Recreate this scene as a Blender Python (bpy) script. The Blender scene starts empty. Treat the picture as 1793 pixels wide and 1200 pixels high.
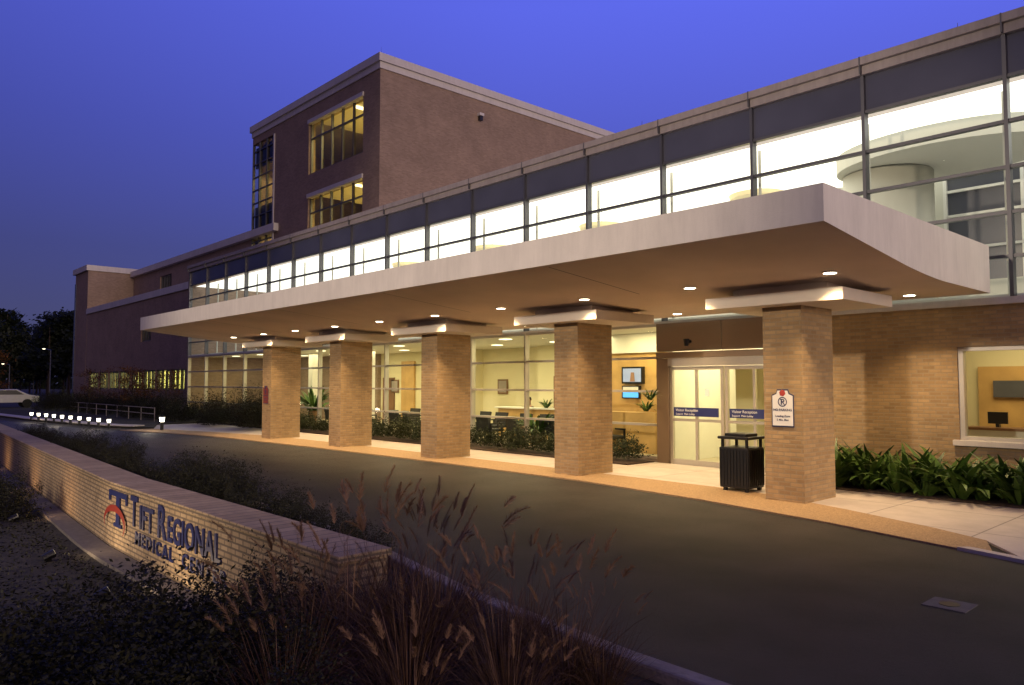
import bpy, math, random
from mathutils import Vector, Matrix, noise
random.seed(7)
S=bpy.context.scene
COL=S.collection
WO={}
R=math.radians

# ---------------------------------------------------------------- materials
def newmat(name):
    m=bpy.data.materials.new(name); m.use_nodes=True
    nt=m.node_tree; b=nt.nodes.get('Principled BSDF')
    return m,nt,b
def N(nt,t,**k):
    n=nt.nodes.new(t)
    for a,v in k.items(): setattr(n,a,v)
    return n
def plain(name,col,rough=.6,metal=0,var=.12,scale=3.0,bump=0.0,spec=.5,bscale=40):
    m,nt,b=newmat(name)
    b.inputs['Roughness'].default_value=rough; b.inputs['Metallic'].default_value=metal
    b.inputs['Specular IOR Level'].default_value=spec
    g=N(nt,'ShaderNodeNewGeometry'); t=N(nt,'ShaderNodeTexNoise'); t.inputs['Scale'].default_value=scale; t.inputs['Detail'].default_value=5
    nt.links.new(g.outputs['Position'],t.inputs['Vector'])
    r=N(nt,'ShaderNodeValToRGB'); e=r.color_ramp.elements
    e[0].position=.3; e[1].position=.7
    e[0].color=[c*(1-var) for c in col]+[1]; e[1].color=[min(1,c*(1+var)) for c in col]+[1]
    nt.links.new(t.outputs['Fac'],r.inputs['Fac']); nt.links.new(r.outputs['Color'],b.inputs['Base Color'])
    if bump:
        t2=N(nt,'ShaderNodeTexNoise'); t2.inputs['Scale'].default_value=bscale; t2.inputs['Detail'].default_value=4
        nt.links.new(g.outputs['Position'],t2.inputs['Vector'])
        bp=N(nt,'ShaderNodeBump'); bp.inputs['Strength'].default_value=bump; bp.inputs['Distance'].default_value=.02
        nt.links.new(t2.outputs['Fac'],bp.inputs['Height']); nt.links.new(bp.outputs['Normal'],b.inputs['Normal'])
    return m
def emis(name,col,s):
    m,nt,b=newmat(name); b.inputs['Base Color'].default_value=(*col,1)
    b.inputs['Emission Color'].default_value=(*col,1); b.inputs['Emission Strength'].default_value=s
    return m
def wallvec(nt):
    g=N(nt,'ShaderNodeNewGeometry'); sp=N(nt,'ShaderNodeSeparateXYZ'); sn=N(nt,'ShaderNodeSeparateXYZ')
    nt.links.new(g.outputs['Position'],sp.inputs[0]); nt.links.new(g.outputs['True Normal'],sn.inputs[0])
    ax=N(nt,'ShaderNodeMath',operation='ABSOLUTE'); nt.links.new(sn.outputs['X'],ax.inputs[0])
    gt=N(nt,'ShaderNodeMath',operation='GREATER_THAN'); gt.inputs[1].default_value=.7; nt.links.new(ax.outputs[0],gt.inputs[0])
    mx=N(nt,'ShaderNodeMix'); mx.data_type='FLOAT'
    nt.links.new(gt.outputs[0],mx.inputs[0]); nt.links.new(sp.outputs['X'],mx.inputs[2]); nt.links.new(sp.outputs['Y'],mx.inputs[3])
    c=N(nt,'ShaderNodeCombineXYZ'); nt.links.new(mx.outputs[0],c.inputs['X']); nt.links.new(sp.outputs['Z'],c.inputs['Y'])
    return g,c
def brick(name,c1,c2,mort,bw=.2,rh=.067,ms=.009,bump=.6):
    m,nt,b=newmat(name); b.inputs['Roughness'].default_value=.85
    g,c=wallvec(nt)
    t=N(nt,'ShaderNodeTexBrick'); t.inputs['Scale'].default_value=1
    t.inputs['Brick Width'].default_value=bw; t.inputs['Row Height'].default_value=rh; t.inputs['Mortar Size'].default_value=ms
    t.inputs['Mortar Smooth'].default_value=.2; t.inputs['Bias'].default_value=0
    t.inputs['Color1'].default_value=(*c1,1); t.inputs['Color2'].default_value=(*c2,1); t.inputs['Mortar'].default_value=(*mort,1)
    nt.links.new(c.outputs[0],t.inputs['Vector'])
    n=N(nt,'ShaderNodeTexNoise'); n.inputs['Scale'].default_value=.7; n.inputs['Detail'].default_value=6; n.inputs['Roughness'].default_value=.7
    nt.links.new(g.outputs['Position'],n.inputs['Vector'])
    r=N(nt,'ShaderNodeMapRange'); r.inputs[1].default_value=.3; r.inputs[2].default_value=.7; r.inputs[3].default_value=.8; r.inputs[4].default_value=1.12
    nt.links.new(n.outputs['Fac'],r.inputs[0])
    mul=N(nt,'ShaderNodeVectorMath',operation='SCALE'); nt.links.new(t.outputs['Color'],mul.inputs[0]); nt.links.new(r.outputs[0],mul.inputs['Scale'])
    nt.links.new(mul.outputs[0],b.inputs['Base Color'])
    bp=N(nt,'ShaderNodeBump'); bp.invert=True; bp.inputs['Strength'].default_value=bump; bp.inputs['Distance'].default_value=.008
    nt.links.new(t.outputs['Fac'],bp.inputs['Height']); nt.links.new(bp.outputs['Normal'],b.inputs['Normal'])
    return m
def glass(name,tint=(.88,.93,.88),ior=1.45,rough=.01):
    m,nt,b=newmat(name); nt.nodes.remove(b)
    o=[n for n in nt.nodes if n.type=='OUTPUT_MATERIAL'][0]
    tr=N(nt,'ShaderNodeBsdfTransparent'); tr.inputs[0].default_value=(*tint,1)
    gl=N(nt,'ShaderNodeBsdfGlossy'); gl.inputs['Roughness'].default_value=rough
    f=N(nt,'ShaderNodeFresnel'); f.inputs['IOR'].default_value=ior
    mx=N(nt,'ShaderNodeMixShader'); nt.links.new(f.outputs[0],mx.inputs[0]); nt.links.new(tr.outputs[0],mx.inputs[1]); nt.links.new(gl.outputs[0],mx.inputs[2])
    nt.links.new(mx.outputs[0],o.inputs[0]); return m
def tiles(name,col,size,joint=.012,dark=.45,var=.12,rough=.8):
    m,nt,b=newmat(name); b.inputs['Roughness'].default_value=rough
    g=N(nt,'ShaderNodeNewGeometry'); t=N(nt,'ShaderNodeTexBrick'); t.offset=0; t.inputs['Scale'].default_value=1
    t.inputs['Brick Width'].default_value=size; t.inputs['Row Height'].default_value=size; t.inputs['Mortar Size'].default_value=joint
    t.inputs['Color1'].default_value=(*[c*1.05 for c in col],1); t.inputs['Color2'].default_value=(*[c*.93 for c in col],1)
    t.inputs['Mortar'].default_value=(*[c*dark for c in col],1)
    nt.links.new(g.outputs['Position'],t.inputs['Vector'])
    n=N(nt,'ShaderNodeTexNoise'); n.inputs['Scale'].default_value=2.2; n.inputs['Detail'].default_value=8; n.inputs['Roughness'].default_value=.7
    nt.links.new(g.outputs['Position'],n.inputs['Vector'])
    r=N(nt,'ShaderNodeMapRange'); r.inputs[1].default_value=.3; r.inputs[2].default_value=.7; r.inputs[3].default_value=1-var; r.inputs[4].default_value=1+var
    nt.links.new(n.outputs['Fac'],r.inputs[0])
    mul=N(nt,'ShaderNodeVectorMath',operation='SCALE'); nt.links.new(t.outputs['Color'],mul.inputs[0]); nt.links.new(r.outputs[0],mul.inputs['Scale'])
    nt.links.new(mul.outputs[0],b.inputs['Base Color']); return m
def leafmat(name,a,b_,scale=6,rough=.6):
    m,nt,b=newmat(name); b.inputs['Roughness'].default_value=rough; b.inputs['Specular IOR Level'].default_value=.2
    g=N(nt,'ShaderNodeNewGeometry')
    n=N(nt,'ShaderNodeTexNoise'); n.inputs['Scale'].default_value=scale; n.inputs['Detail'].default_value=3
    nt.links.new(g.outputs['Position'],n.inputs['Vector'])
    ad=N(nt,'ShaderNodeMath',operation='MULTIPLY_ADD'); ad.inputs[1].default_value=.5; nt.links.new(g.outputs['Random Per Island'],ad.inputs[0]); nt.links.new(n.outputs['Fac'],ad.inputs[2])
    r=N(nt,'ShaderNodeValToRGB'); e=r.color_ramp.elements; e[0].position=.4; e[1].position=1.0; e[0].color=(*a,1); e[1].color=(*b_,1)
    nt.links.new(ad.outputs[0],r.inputs[0]); nt.links.new(r.outputs[0],b.inputs['Base Color']); return m

M={}
M['brick']=brick('tan_brick',(.48,.325,.165),(.33,.22,.112),(.36,.27,.165),ms=.011,bump=.9)
M['brickw']=brick('brown_brick',(.33,.23,.17),(.255,.175,.125),(.28,.21,.16))
M['signbrick']=brick('sign_wall_brick',(.45,.33,.20),(.35,.25,.145),(.17,.13,.09),ms=.012,bump=.9)
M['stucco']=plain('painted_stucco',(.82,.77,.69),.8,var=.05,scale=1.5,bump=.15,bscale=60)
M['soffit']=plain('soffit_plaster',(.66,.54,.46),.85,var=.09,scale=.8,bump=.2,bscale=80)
M['cap']=plain('slab_white',(.68,.61,.54),.7,var=.04)
M['coping']=plain('coping_metal',(.36,.31,.29),.5,var=.08,scale=1)
M['coping2']=plain('coping_light_metal',(.60,.56,.52),.5,var=.05,scale=1)
M['spandrel']=plain('spandrel_panel',(.085,.088,.12),.22,var=.15,scale=.6,spec=.7)
M['frame']=plain('aluminium_frame',(.11,.11,.12),.4,metal=.5,var=.05)
M['framel']=plain('light_aluminium',(.50,.47,.42),.35,metal=.4,var=.05)
M['glass']=glass('window_glass')
M['glassup']=glass('upper_window_glass',(.95,.97,.94),1.25)
M['glassdark']=glass('dark_window_glass',(.75,.75,.62),1.4)
M['panel']=plain('entrance_panel',(.22,.16,.11),.45,var=.06,scale=1)
M['asphalt']=plain('asphalt_surface',(.028,.023,.021),.62,var=.45,scale=1.1,bump=.7,bscale=120,spec=.35)
M['conc']=tiles('concrete_paving',(.52,.46,.42),1.55,.012,.5)
M['aggr']=plain('exposed_aggregate',(.37,.25,.135),.85,var=.35,scale=45,bump=.5,bscale=90)
M['kerb']=plain('kerb_concrete',(.24,.20,.17),.8,var=.3,scale=6,bump=.3)
M['cover']=plain('drain_cover_concrete',(.13,.115,.105),.8,var=.2,scale=12)
M['soil']=plain('mulch_soil',(.055,.036,.025),.95,var=.5,scale=14,bump=1,bscale=30)
M['ground']=plain('ground_cover',(.028,.024,.016),.95,var=.5,scale=5,bump=1,bscale=25)
M['black']=plain('black_metal',(.012,.012,.014),.35,var=.1)
M['blackseat']=plain('black_upholstery',(.02,.02,.025),.6,var=.1)
M['white']=plain('white_paint',(.75,.74,.70),.6,var=.03)
M['cream']=plain('cream_wall_paint',(.75,.68,.46),.7,var=.05,scale=.6)
M['creamup']=plain('white_drum_paint',(.60,.59,.52),.7,var=.03,scale=.6)
M['wood']=plain('blond_wood',(.58,.36,.14),.45,var=.15,scale=2)
M['wooddk']=plain('brown_wood',(.20,.10,.05),.45,var=.2,scale=2)
M['floor']=tiles('lobby_floor_tile',(.45,.38,.26),.6,.006,.7,rough=.3)
M['blue']=plain('blue_paint',(.02,.03,.14),.5,var=.05)
M['boardgrey']=plain('grey_pinboard',(.09,.09,.11),.7,var=.1)
M['letter']=plain('letter_blue',(.018,.024,.10),.45,var=.05)
M['red']=plain('red_paint',(.42,.04,.03),.5,var=.05)
M['reddk']=plain('dark_red_paint',(.22,.03,.02),.5,var=.05)
M['txtw']=plain('white_lettering',(.8,.8,.8),.6,var=.02)
M['luxup']=emis('added_glow_ceiling',(1,.985,.90),1.45)  # emission put into a white ceiling in place of uplights
M['lamp']=emis('lamp_lens',(1,.86,.62),18)
M['bulb']=emis('bollard_lens',(1,.93,.72),6)
M['tube']=emis('ceiling_light',(1,.9,.6),3.0)
M['bowl']=emis('dim_cream_glow',(1,.84,.48),.42)  # glow put into the added bowls; reused on floodlight lenses
M['screen']=emis('tv_screen',(.25,.3,.45),.8)
M['screenb']=emis('blue_screen',(.08,.35,.85),1.3)
M['shrub']=leafmat('shrub_leaf',(.014,.020,.009),(.05,.06,.024))
M['shrubdk']=leafmat('dark_shrub_leaf',(.005,.006,.004),(.028,.027,.012))
M['asp']=leafmat('broad_leaf',(.022,.05,.012),(.075,.14,.025),8,.35)
M['bark']=plain('bark',(.05,.036,.028),.95,var=.4,scale=8,bump=.8)
M['pine']=leafmat('pine_needles',(.004,.007,.004),(.015,.02,.009),1)
M['autumn']=leafmat('autumn_leaf',(.06,.026,.01),(.12,.05,.015),2)
M['blade']=leafmat('dry_grass_blade',(.022,.012,.007),(.12,.065,.036),9)
M['plume']=leafmat('grass_plume',(.12,.065,.04),(.30,.18,.11),12)
M['skin']=plain('skin',(.35,.2,.13),.6,var=.05)
M['hair']=plain('dark_hair',(.015,.01,.008),.7,var=.1)
M['shirt']=plain('dark_shirt',(.04,.04,.06),.8,var=.1)
M['trouser']=plain('dark_trousers',(.02,.02,.03),.8,var=.1)
M['carpaint']=plain('car_paint',(.42,.42,.42),.25,var=.05,spec=.8)
M['rubber']=plain('rubber',(.01,.01,.01),.9)
def streaks(m,amt=.12):
    nt=m.node_tree; b=nt.nodes['Principled BSDF']; src=b.inputs['Base Color'].links[0].from_socket
    g=N(nt,'ShaderNodeNewGeometry'); mp=N(nt,'ShaderNodeMapping'); mp.inputs['Scale'].default_value=(2.2,2.2,.35)
    t=N(nt,'ShaderNodeTexNoise'); t.inputs['Scale'].default_value=2.5; t.inputs['Detail'].default_value=8; t.inputs['Roughness'].default_value=.75
    nt.links.new(g.outputs['Position'],mp.inputs[0]); nt.links.new(mp.outputs[0],t.inputs['Vector'])
    r=N(nt,'ShaderNodeMapRange'); r.inputs[1].default_value=.35; r.inputs[2].default_value=.6; r.inputs[3].default_value=1-amt; r.inputs[4].default_value=1
    nt.links.new(t.outputs['Fac'],r.inputs[0])
    mul=N(nt,'ShaderNodeVectorMath',operation='SCALE'); nt.links.new(src,mul.inputs[0]); nt.links.new(r.outputs[0],mul.inputs['Scale']); nt.links.new(mul.outputs[0],b.inputs['Base Color'])
streaks(M['stucco'],.10); streaks(M['coping'],.2); streaks(M['coping2'],.12); streaks(M['brick'],.12); streaks(M['signbrick'],.3)

# ---------------------------------------------------------------- builders
class MB:
    def __init__(s): s.v=[];s.f=[];s.mi=[];s.m=0
    def quad(s,*p):
        i=len(s.v); s.v+= [tuple(q) for q in p]; s.f.append(tuple(range(i,i+len(p)))); s.mi.append(s.m)
    def box(s,x0,x1,y0,y1,z0,z1):
        i=len(s.v)
        s.v+=[(x0,y0,z0),(x1,y0,z0),(x1,y1,z0),(x0,y1,z0),(x0,y0,z1),(x1,y0,z1),(x1,y1,z1),(x0,y1,z1)]
        for q in ((0,3,2,1),(4,5,6,7),(0,1,5,4),(1,2,6,5),(2,3,7,6),(3,0,4,7)):
            s.f.append(tuple(i+k for k in q)); s.mi.append(s.m)
    def cyl(s,a,b,r0,r1,n=12,caps=True):
        a=Vector(a);b=Vector(b);d=(b-a).normalized()
        u=d.orthogonal().normalized(); w=d.cross(u); i=len(s.v)
        for c,r in ((a,r0),(b,r1)):
            for k in range(n):
                t=2*math.pi*k/n; s.v.append(tuple(c+u*math.cos(t)*r+w*math.sin(t)*r))
        for k in range(n):
            s.f.append((i+k,i+(k+1)%n,i+n+(k+1)%n,i+n+k)); s.mi.append(s.m)
        if caps:
            s.f.append(tuple(i+k for k in range(n))[::-1]); s.f.append(tuple(i+n+k for k in range(n))); s.mi+= [s.m,s.m]
    def prism(s,prof,x0,x1):
        n=len(prof); i=len(s.v)
        s.v+=[(x0,y,z) for y,z in prof]+[(x1,y,z) for y,z in prof]
        for k in range(n):
            s.f.append((i+k,i+(k+1)%n,i+n+(k+1)%n,i+n+k)); s.mi.append(s.m)
        s.f.append(tuple(i+k for k in range(n))[::-1]); s.f.append(tuple(i+n+k for k in range(n))); s.mi+=[s.m,s.m]
    def slab(s,poly,z0,z1):
        n=len(poly); i=len(s.v)
        s.v+=[(x,y,z0) for x,y in poly]+[(x,y,z1) for x,y in poly]
        for k in range(n):
            s.f.append((i+k,i+(k+1)%n,i+n+(k+1)%n,i+n+k)); s.mi.append(s.m)
        s.f.append(tuple(i+k for k in range(n))[::-1]); s.f.append(tuple(i+n+k for k in range(n))); s.mi+=[s.m,s.m]
    def obj(s,name,mats,parent=None,origin=None,bevel=0,smooth=False,**props):
        if origin is None:
            xs=[v[0] for v in s.v];ys=[v[1] for v in s.v];zs=[v[2] for v in s.v]
            origin=((min(xs)+max(xs))/2,(min(ys)+max(ys))/2,min(zs))
        o=Vector(origin); me=bpy.data.meshes.new(name)
        me.from_pydata([tuple(Vector(v)-o) for v in s.v],[],s.f)
        if not isinstance(mats,(list,tuple)): mats=[mats]
        for m in mats: me.materials.append(M[m])
        for p,k in zip(me.polygons,s.mi): p.material_index=k; p.use_smooth=smooth
        me.update()
        ob=bpy.data.objects.new(name,me); COL.objects.link(ob)
        place(ob,o,parent)
        if bevel:
            md=ob.modifiers.new('Bevel','BEVEL'); md.width=bevel; md.segments=2; md.limit_method='ANGLE'
        for k,v in props.items(): ob[k]=v
        return ob
def place(ob,o,parent):
    o=Vector(o); WO[ob.name]=o
    if parent is not None:
        ob.parent=parent; ob.location=o-WO[parent.name]
    else: ob.location=o
def thing(name,label,cat,origin,group=None):
    e=bpy.data.objects.new(name,None); e.empty_display_size=.3; COL.objects.link(e); place(e,origin,None)
    e['label']=label; e['category']=cat
    if group: e['group']=group
    return e
def dup(ob,loc=None,rot=0,scale=1,parent=None,label=None):
    c=ob.copy(); COL.objects.link(c); WO[c.name]=Vector(loc) if loc is not None else WO[ob.name]
    if parent is not None: c.parent=parent
    if loc is not None:
        c.location=Vector(loc); c.rotation_euler[2]=ob.rotation_euler[2]+rot; c.scale=(scale,)*3
    if label: c['label']=label
    for ch in list(ob.children): dup(ch,parent=c)
    return c
def bx(name,mat,parent,*a,bevel=0):
    b=MB(); b.box(*a); return b.obj(name,mat,parent,bevel=bevel)
def text(body,size,name,mat,loc,rot,parent=None,extrude=.006,bold=0,align='LEFT',space=1,**props):
    cu=bpy.data.curves.new(name,'FONT'); cu.body=body; cu.size=size; cu.extrude=extrude; cu.offset=bold; cu.align_x=align; cu.space_character=space
    t=bpy.data.objects.new('tmp',cu); COL.objects.link(t)
    bpy.context.view_layer.update()
    me=bpy.data.meshes.new_from_object(t.evaluated_get(bpy.context.evaluated_depsgraph_get()))
    bpy.data.objects.remove(t); me.materials.clear(); me.materials.append(M[mat])
    ob=bpy.data.objects.new(name,me); COL.objects.link(ob); place(ob,loc,parent); ob.rotation_euler=rot
    for k,v in props.items(): ob[k]=v
    return ob
def tag(ob,label,cat,group=None):
    ob['label']=label; ob['category']=cat
    if group: ob['group']=group
    return ob
def light(kind,name,loc,energy,col=(1,1,1),target=None,**k):
    l=bpy.data.lights.new(name,kind); l.energy=energy; l.color=col
    for a,v in k.items(): setattr(l,a,v)
    o=bpy.data.objects.new(name,l); COL.objects.link(o); o.location=loc
    if target is not None: o.rotation_euler=(Vector(target)-Vector(loc)).to_track_quat('-Z','Y').to_euler()
    return o
def rmtree(o):
    for c in list(o.children): rmtree(c)
    bpy.data.objects.remove(o)

# ---------------------------------------------------------------- camera
A=R(47.35)
cam=bpy.data.cameras.new('camera'); co=bpy.data.objects.new('camera',cam); COL.objects.link(co); S.camera=co
cam.sensor_width=36; cam.lens=26.7; cam.clip_end=3000; cam.clip_start=.1
co.location=(0,0,1.9)
co.rotation_euler=(R(90+3.05),0,A)

# ---------------------------------------------------------------- world
w=bpy.data.worlds.new('World'); S.world=w; w.use_nodes=True; nt=w.node_tree
bg=nt.nodes['Background']; tc=N(nt,'ShaderNodeTexCoord'); nz=N(nt,'ShaderNodeVectorMath',operation='NORMALIZE')
nt.links.new(tc.outputs['Generated'],nz.inputs[0])
sx=N(nt,'ShaderNodeSeparateXYZ'); nt.links.new(nz.outputs[0],sx.inputs[0])
rp=N(nt,'ShaderNodeValToRGB'); el=rp.color_ramp.elements
el[0].position=0; el[0].color=(.115,.112,.235,1); el[1].position=1; el[1].color=(.04,.05,.26,1)
for p,c in ((.06,(.098,.104,.255)),(.16,(.086,.100,.355)),(.30,(.097,.122,.62)),(.45,(.122,.158,.90))):
    e=el.new(p); e.color=(*c,1)
nt.links.new(sx.outputs['Z'],rp.inputs[0])
d1=N(nt,'ShaderNodeVectorMath',operation='DOT_PRODUCT'); d1.inputs[1].default_value=(.5,.86,0); nt.links.new(nz.outputs[0],d1.inputs[0])
mr=N(nt,'ShaderNodeValToRGB'); e2=mr.color_ramp.elements
a1=N(nt,'ShaderNodeMath',operation='MULTIPLY_ADD'); a1.inputs[1].default_value=.5; a1.inputs[2].default_value=.5; nt.links.new(d1.outputs['Value'],a1.inputs[0])
e2[0].position=0; e2[0].color=(.12,.12,.12,1); e2[1].position=.88; e2[1].color=(1,1,1,1)
q=e2.new(.30); q.color=(.62,.62,.62,1); q=e2.new(.60); q.color=(.90,.90,.90,1)
nt.links.new(a1.outputs[0],mr.inputs[0])
sc=N(nt,'ShaderNodeVectorMath',operation='MULTIPLY'); nt.links.new(rp.outputs[0],sc.inputs[0]); nt.links.new(mr.outputs[0],sc.inputs[1])
d2=N(nt,'ShaderNodeVectorMath',operation='DOT_PRODUCT'); d2.inputs[1].default_value=(.97,-.25,0); nt.links.new(nz.outputs[0],d2.inputs[0])
m2=N(nt,'ShaderNodeMapRange'); m2.interpolation_type='SMOOTHSTEP'; m2.inputs[1].default_value=.2; m2.inputs[2].default_value=1.0; nt.links.new(d2.outputs['Value'],m2.inputs[0])
mx=N(nt,'ShaderNodeMix'); mx.data_type='RGBA'; nt.links.new(m2.outputs[0],mx.inputs[0]); nt.links.new(sc.outputs[0],mx.inputs[6]); mx.inputs[7].default_value=(.40,.25,.22,1)
nt.links.new(mx.outputs[2],bg.inputs[0]); bg.inputs[1].default_value=1.0
S.view_settings.view_transform='Standard'; S.view_settings.look='None'; S.view_settings.exposure=0

sun=light('SUN','sunset_glow',(30,-10,10),1.35,(1,.80,.67),angle=R(20))
sun.rotation_euler=Vector((-.99,.06,-.07)).to_track_quat('-Z','Y').to_euler()

# ---------------------------------------------------------------- terrain
def woff(x): return 0 if x>-13 else (-13-x)*.06
def ss(a,b,x):
    t=max(0,min(1,(x-a)/(b-a))); return t*t*(3-2*t)
def th(x,y):
    a=1
    if x>-8: a=1-ss(-8,-4.2,x)
    if x<-36: a=max(0,1-(-36-x)/10)
    yy=y-woff(max(x,-36))
    b=1-ss(3.62,3.92,yy)
    c=1 if y>-30 else max(0,1-(-30-y)/30)
    h=-.65*a*b*c
    if -45<x<4 and yy<3.5: h+=.06*noise.noise(Vector((x*.7,y*.7,0)))*(1-ss(3.0,3.5,yy))
    return h
def rng(a,b,s):
    n=int(round((b-a)/s)); return [a+(b-a)*i/n for i in range(n)]
xs=[-1500,-600,-300,-150,-90]+rng(-60,6,.5)+[6,12,30,90,300,1500]
ys=[-1500,-600,-200,-60,-30,-15]+rng(-8,3.0,.4)+rng(3.0,5.6,.1)+[5.6,8,12,20,40,90,200,600,1500]
mb=MB()
for y in ys:
    for x in xs: mb.v.append((x,y,th(x,y)))
nx=len(xs)
for j in range(len(ys)-1):
    for i in range(nx-1):
        a=j*nx+i; mb.f.append((a,a+1,a+nx+1,a+nx)); mb.mi.append(0)
mb.obj('ground','ground',origin=(0,0,0),smooth=True,kind='structure')

edge=[(14,8.3),(2,8.6),(-1,9.05),(-2.2,9.4),(-3.4,9.75),(-4.8,10.15),(-7,10.6),(-10,10.95),(-14,11.0),(-19,10.9),(-25,10.6),(-28,10.3),(-31,9.6),(-36,8.4),(-45,7.3),(-60,6.6),(-120,6)]
near=[(14,4.1),(-3,4.18),(-6.5,4.55),(-9,4.95),(-14,5.3),(-30,5.8),(-45,5.4),(-120,2)]
b=MB(); b.slab(edge+near[::-1],.001,.004)
b.obj('drive','asphalt',kind='structure')
inner=[(-2.9,10.35),(-3.6,10.75),(-5,11.35),(-7,12.05),(-12,12.15),(-20,12.2),(-25.5,12.1),(-29,11.4),(-33,10.4)]
b=MB(); b.slab([( -2.6,9.52)]+[p for p in edge if -31.5<p[0]<-3]+[(-33,9.12)]+inner[::-1],.002,.03)
b.obj('paved_edge_band','aggr',kind='structure')
b=MB(); b.slab([(14,8.5),(2,8.8),(-1,9.22),(-2.35,9.6),(-2.9,10.35)]+inner[1:]+[(-36,11.5),(-36,14.8),(14,14.8)],.002,.026)
b.obj('pavement','conc',kind='structure')
b=MB(); b.slab([(14,8.3),(2,8.6),(-1,9.05),(-2.2,9.4),(-3.0,9.63),(-2.9,9.74),(-2.15,9.52),(-1,9.2),(2,8.78),(14,8.48)],.003,.045)
b.obj('pavement_kerb','conc',kind='structure')
b=MB(); b.box(-41,-11.05,13.75,14.78,.003,.06); b.obj('planting_bed_soil','soil',kind='structure')
b=MB(); b.box(-7.2,8,13.35,14.82,.003,.06); b.obj('planting_bed_soil','soil',kind='structure')
b=MB(); b.slab([(-33,10.4),(-36,9.2),(-45,8.1),(-60,7.4),(-60,16),(-36,16),(-36,11.5)],.002,.08); b.obj('island_ground','ground',kind='structure')
b=MB(); b.slab([(-34,9.9),(-36,9.15),(-45,8.05),(-60,7.35),(-60,7.9),(-45,8.7),(-36,9.9),(-34.5,10.5)],.085,.12); b.obj('path','conc',kind='structure')
def strip(pts,wd,z0,z1):
    b=MB(); L=[];Rr=[]
    for i,p in enumerate(pts):
        q=pts[min(i+1,len(pts)-1)]; o=pts[max(i-1,0)]
        d=Vector((q[0]-o[0],q[1]-o[1])).normalized(); n=Vector((-d.y,d.x))
        L.append((p[0]+n.x*wd/2,p[1]+n.y*wd/2)); Rr.append((p[0]-n.x*wd/2,p[1]-n.y*wd/2))
    b.slab(L+Rr[::-1],z0,z1); return b
strip([(3,4.0),(-1,4.03),(-3.3,4.10),(-5.2,4.28),(-7.0,4.62),(-9,4.88),(-14,5.25),(-30,5.75)],.15,-.05,.09).obj('kerb','kerb',kind='structure',bevel=.02)
dr=thing('drain_cover','square grey drain cover with round lid set in asphalt','drain cover',(-2.32,7.22,.004))
bx('cover_frame','cover',dr,-2.49,-2.15,7.05,7.39,.005,.012)
b=MB(); b.cyl((-2.32,7.22,.012),(-2.32,7.22,.016),.08,.08,20); b.obj('lid','black',dr)

# ---------------------------------------------------------------- canopy
CX=[-6.0,-10.74,-15.45,-20.11,-24.69]
can=thing('entrance_canopy','white stucco entrance canopy on five tan brick columns beside the drive','canopy',(-16,11.5,0))
x0,x1=-28.3,-3.88
prof=[(8.39,3.74),(8.39,4.18),(14.46,4.20),(14.46,3.40),(12.3,3.40)]
for i in range(1,7):
    t=i/6; y=12.3-1.5*t; prof.append((y,3.40+.085*(t**1.6)))
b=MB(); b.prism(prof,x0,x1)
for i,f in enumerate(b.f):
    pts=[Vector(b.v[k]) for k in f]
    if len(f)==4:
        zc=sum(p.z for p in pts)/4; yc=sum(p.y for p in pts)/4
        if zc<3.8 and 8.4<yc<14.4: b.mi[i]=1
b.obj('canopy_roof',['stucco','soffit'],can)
for sxx in [-8.37,-13.1,-17.8,-22.4]:
    b=MB(); b.quad((sxx-.01,8.5,3.726),(sxx+.01,8.5,3.726),(sxx+.01,10.8,3.481),(sxx-.01,10.8,3.481)); b.obj('soffit_joint','soil',can)
for i,cx in enumerate(CX):
    b=MB(); b.box(cx-.33,cx+.33,11.4,12.47,.02,3.125); c=b.obj('column','brick',can)
    b=MB(); b.box(cx-1.16,cx+1.16,11.02,12.84,3.125,3.31); b.obj('capital_slab','cap',c,bevel=.008)
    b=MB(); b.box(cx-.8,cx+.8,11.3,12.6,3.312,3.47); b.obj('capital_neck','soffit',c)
    for dx in (-1.28,1.1):
        for y,z in ((10.75,3.487),(13.75,3.396)):
            lx=cx+dx
            b=MB(); b.cyl((lx,y,z-.006),(lx,y,z+.004),.115,.115,20); o=b.obj('downlight','white',can)
            b=MB(); b.cyl((lx,y,z-.010),(lx,y,z-.007),.088,.088,20); b.obj('lens','lamp',o)
            light('SPOT','downlight_lamp',(lx,y,z-.03),(420 if i<4 else 330) if y<12 else 330,(1,.67,.33),(lx,y,0),spot_size=R(116),spot_blend=1.0,shadow_soft_size=.06)

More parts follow.
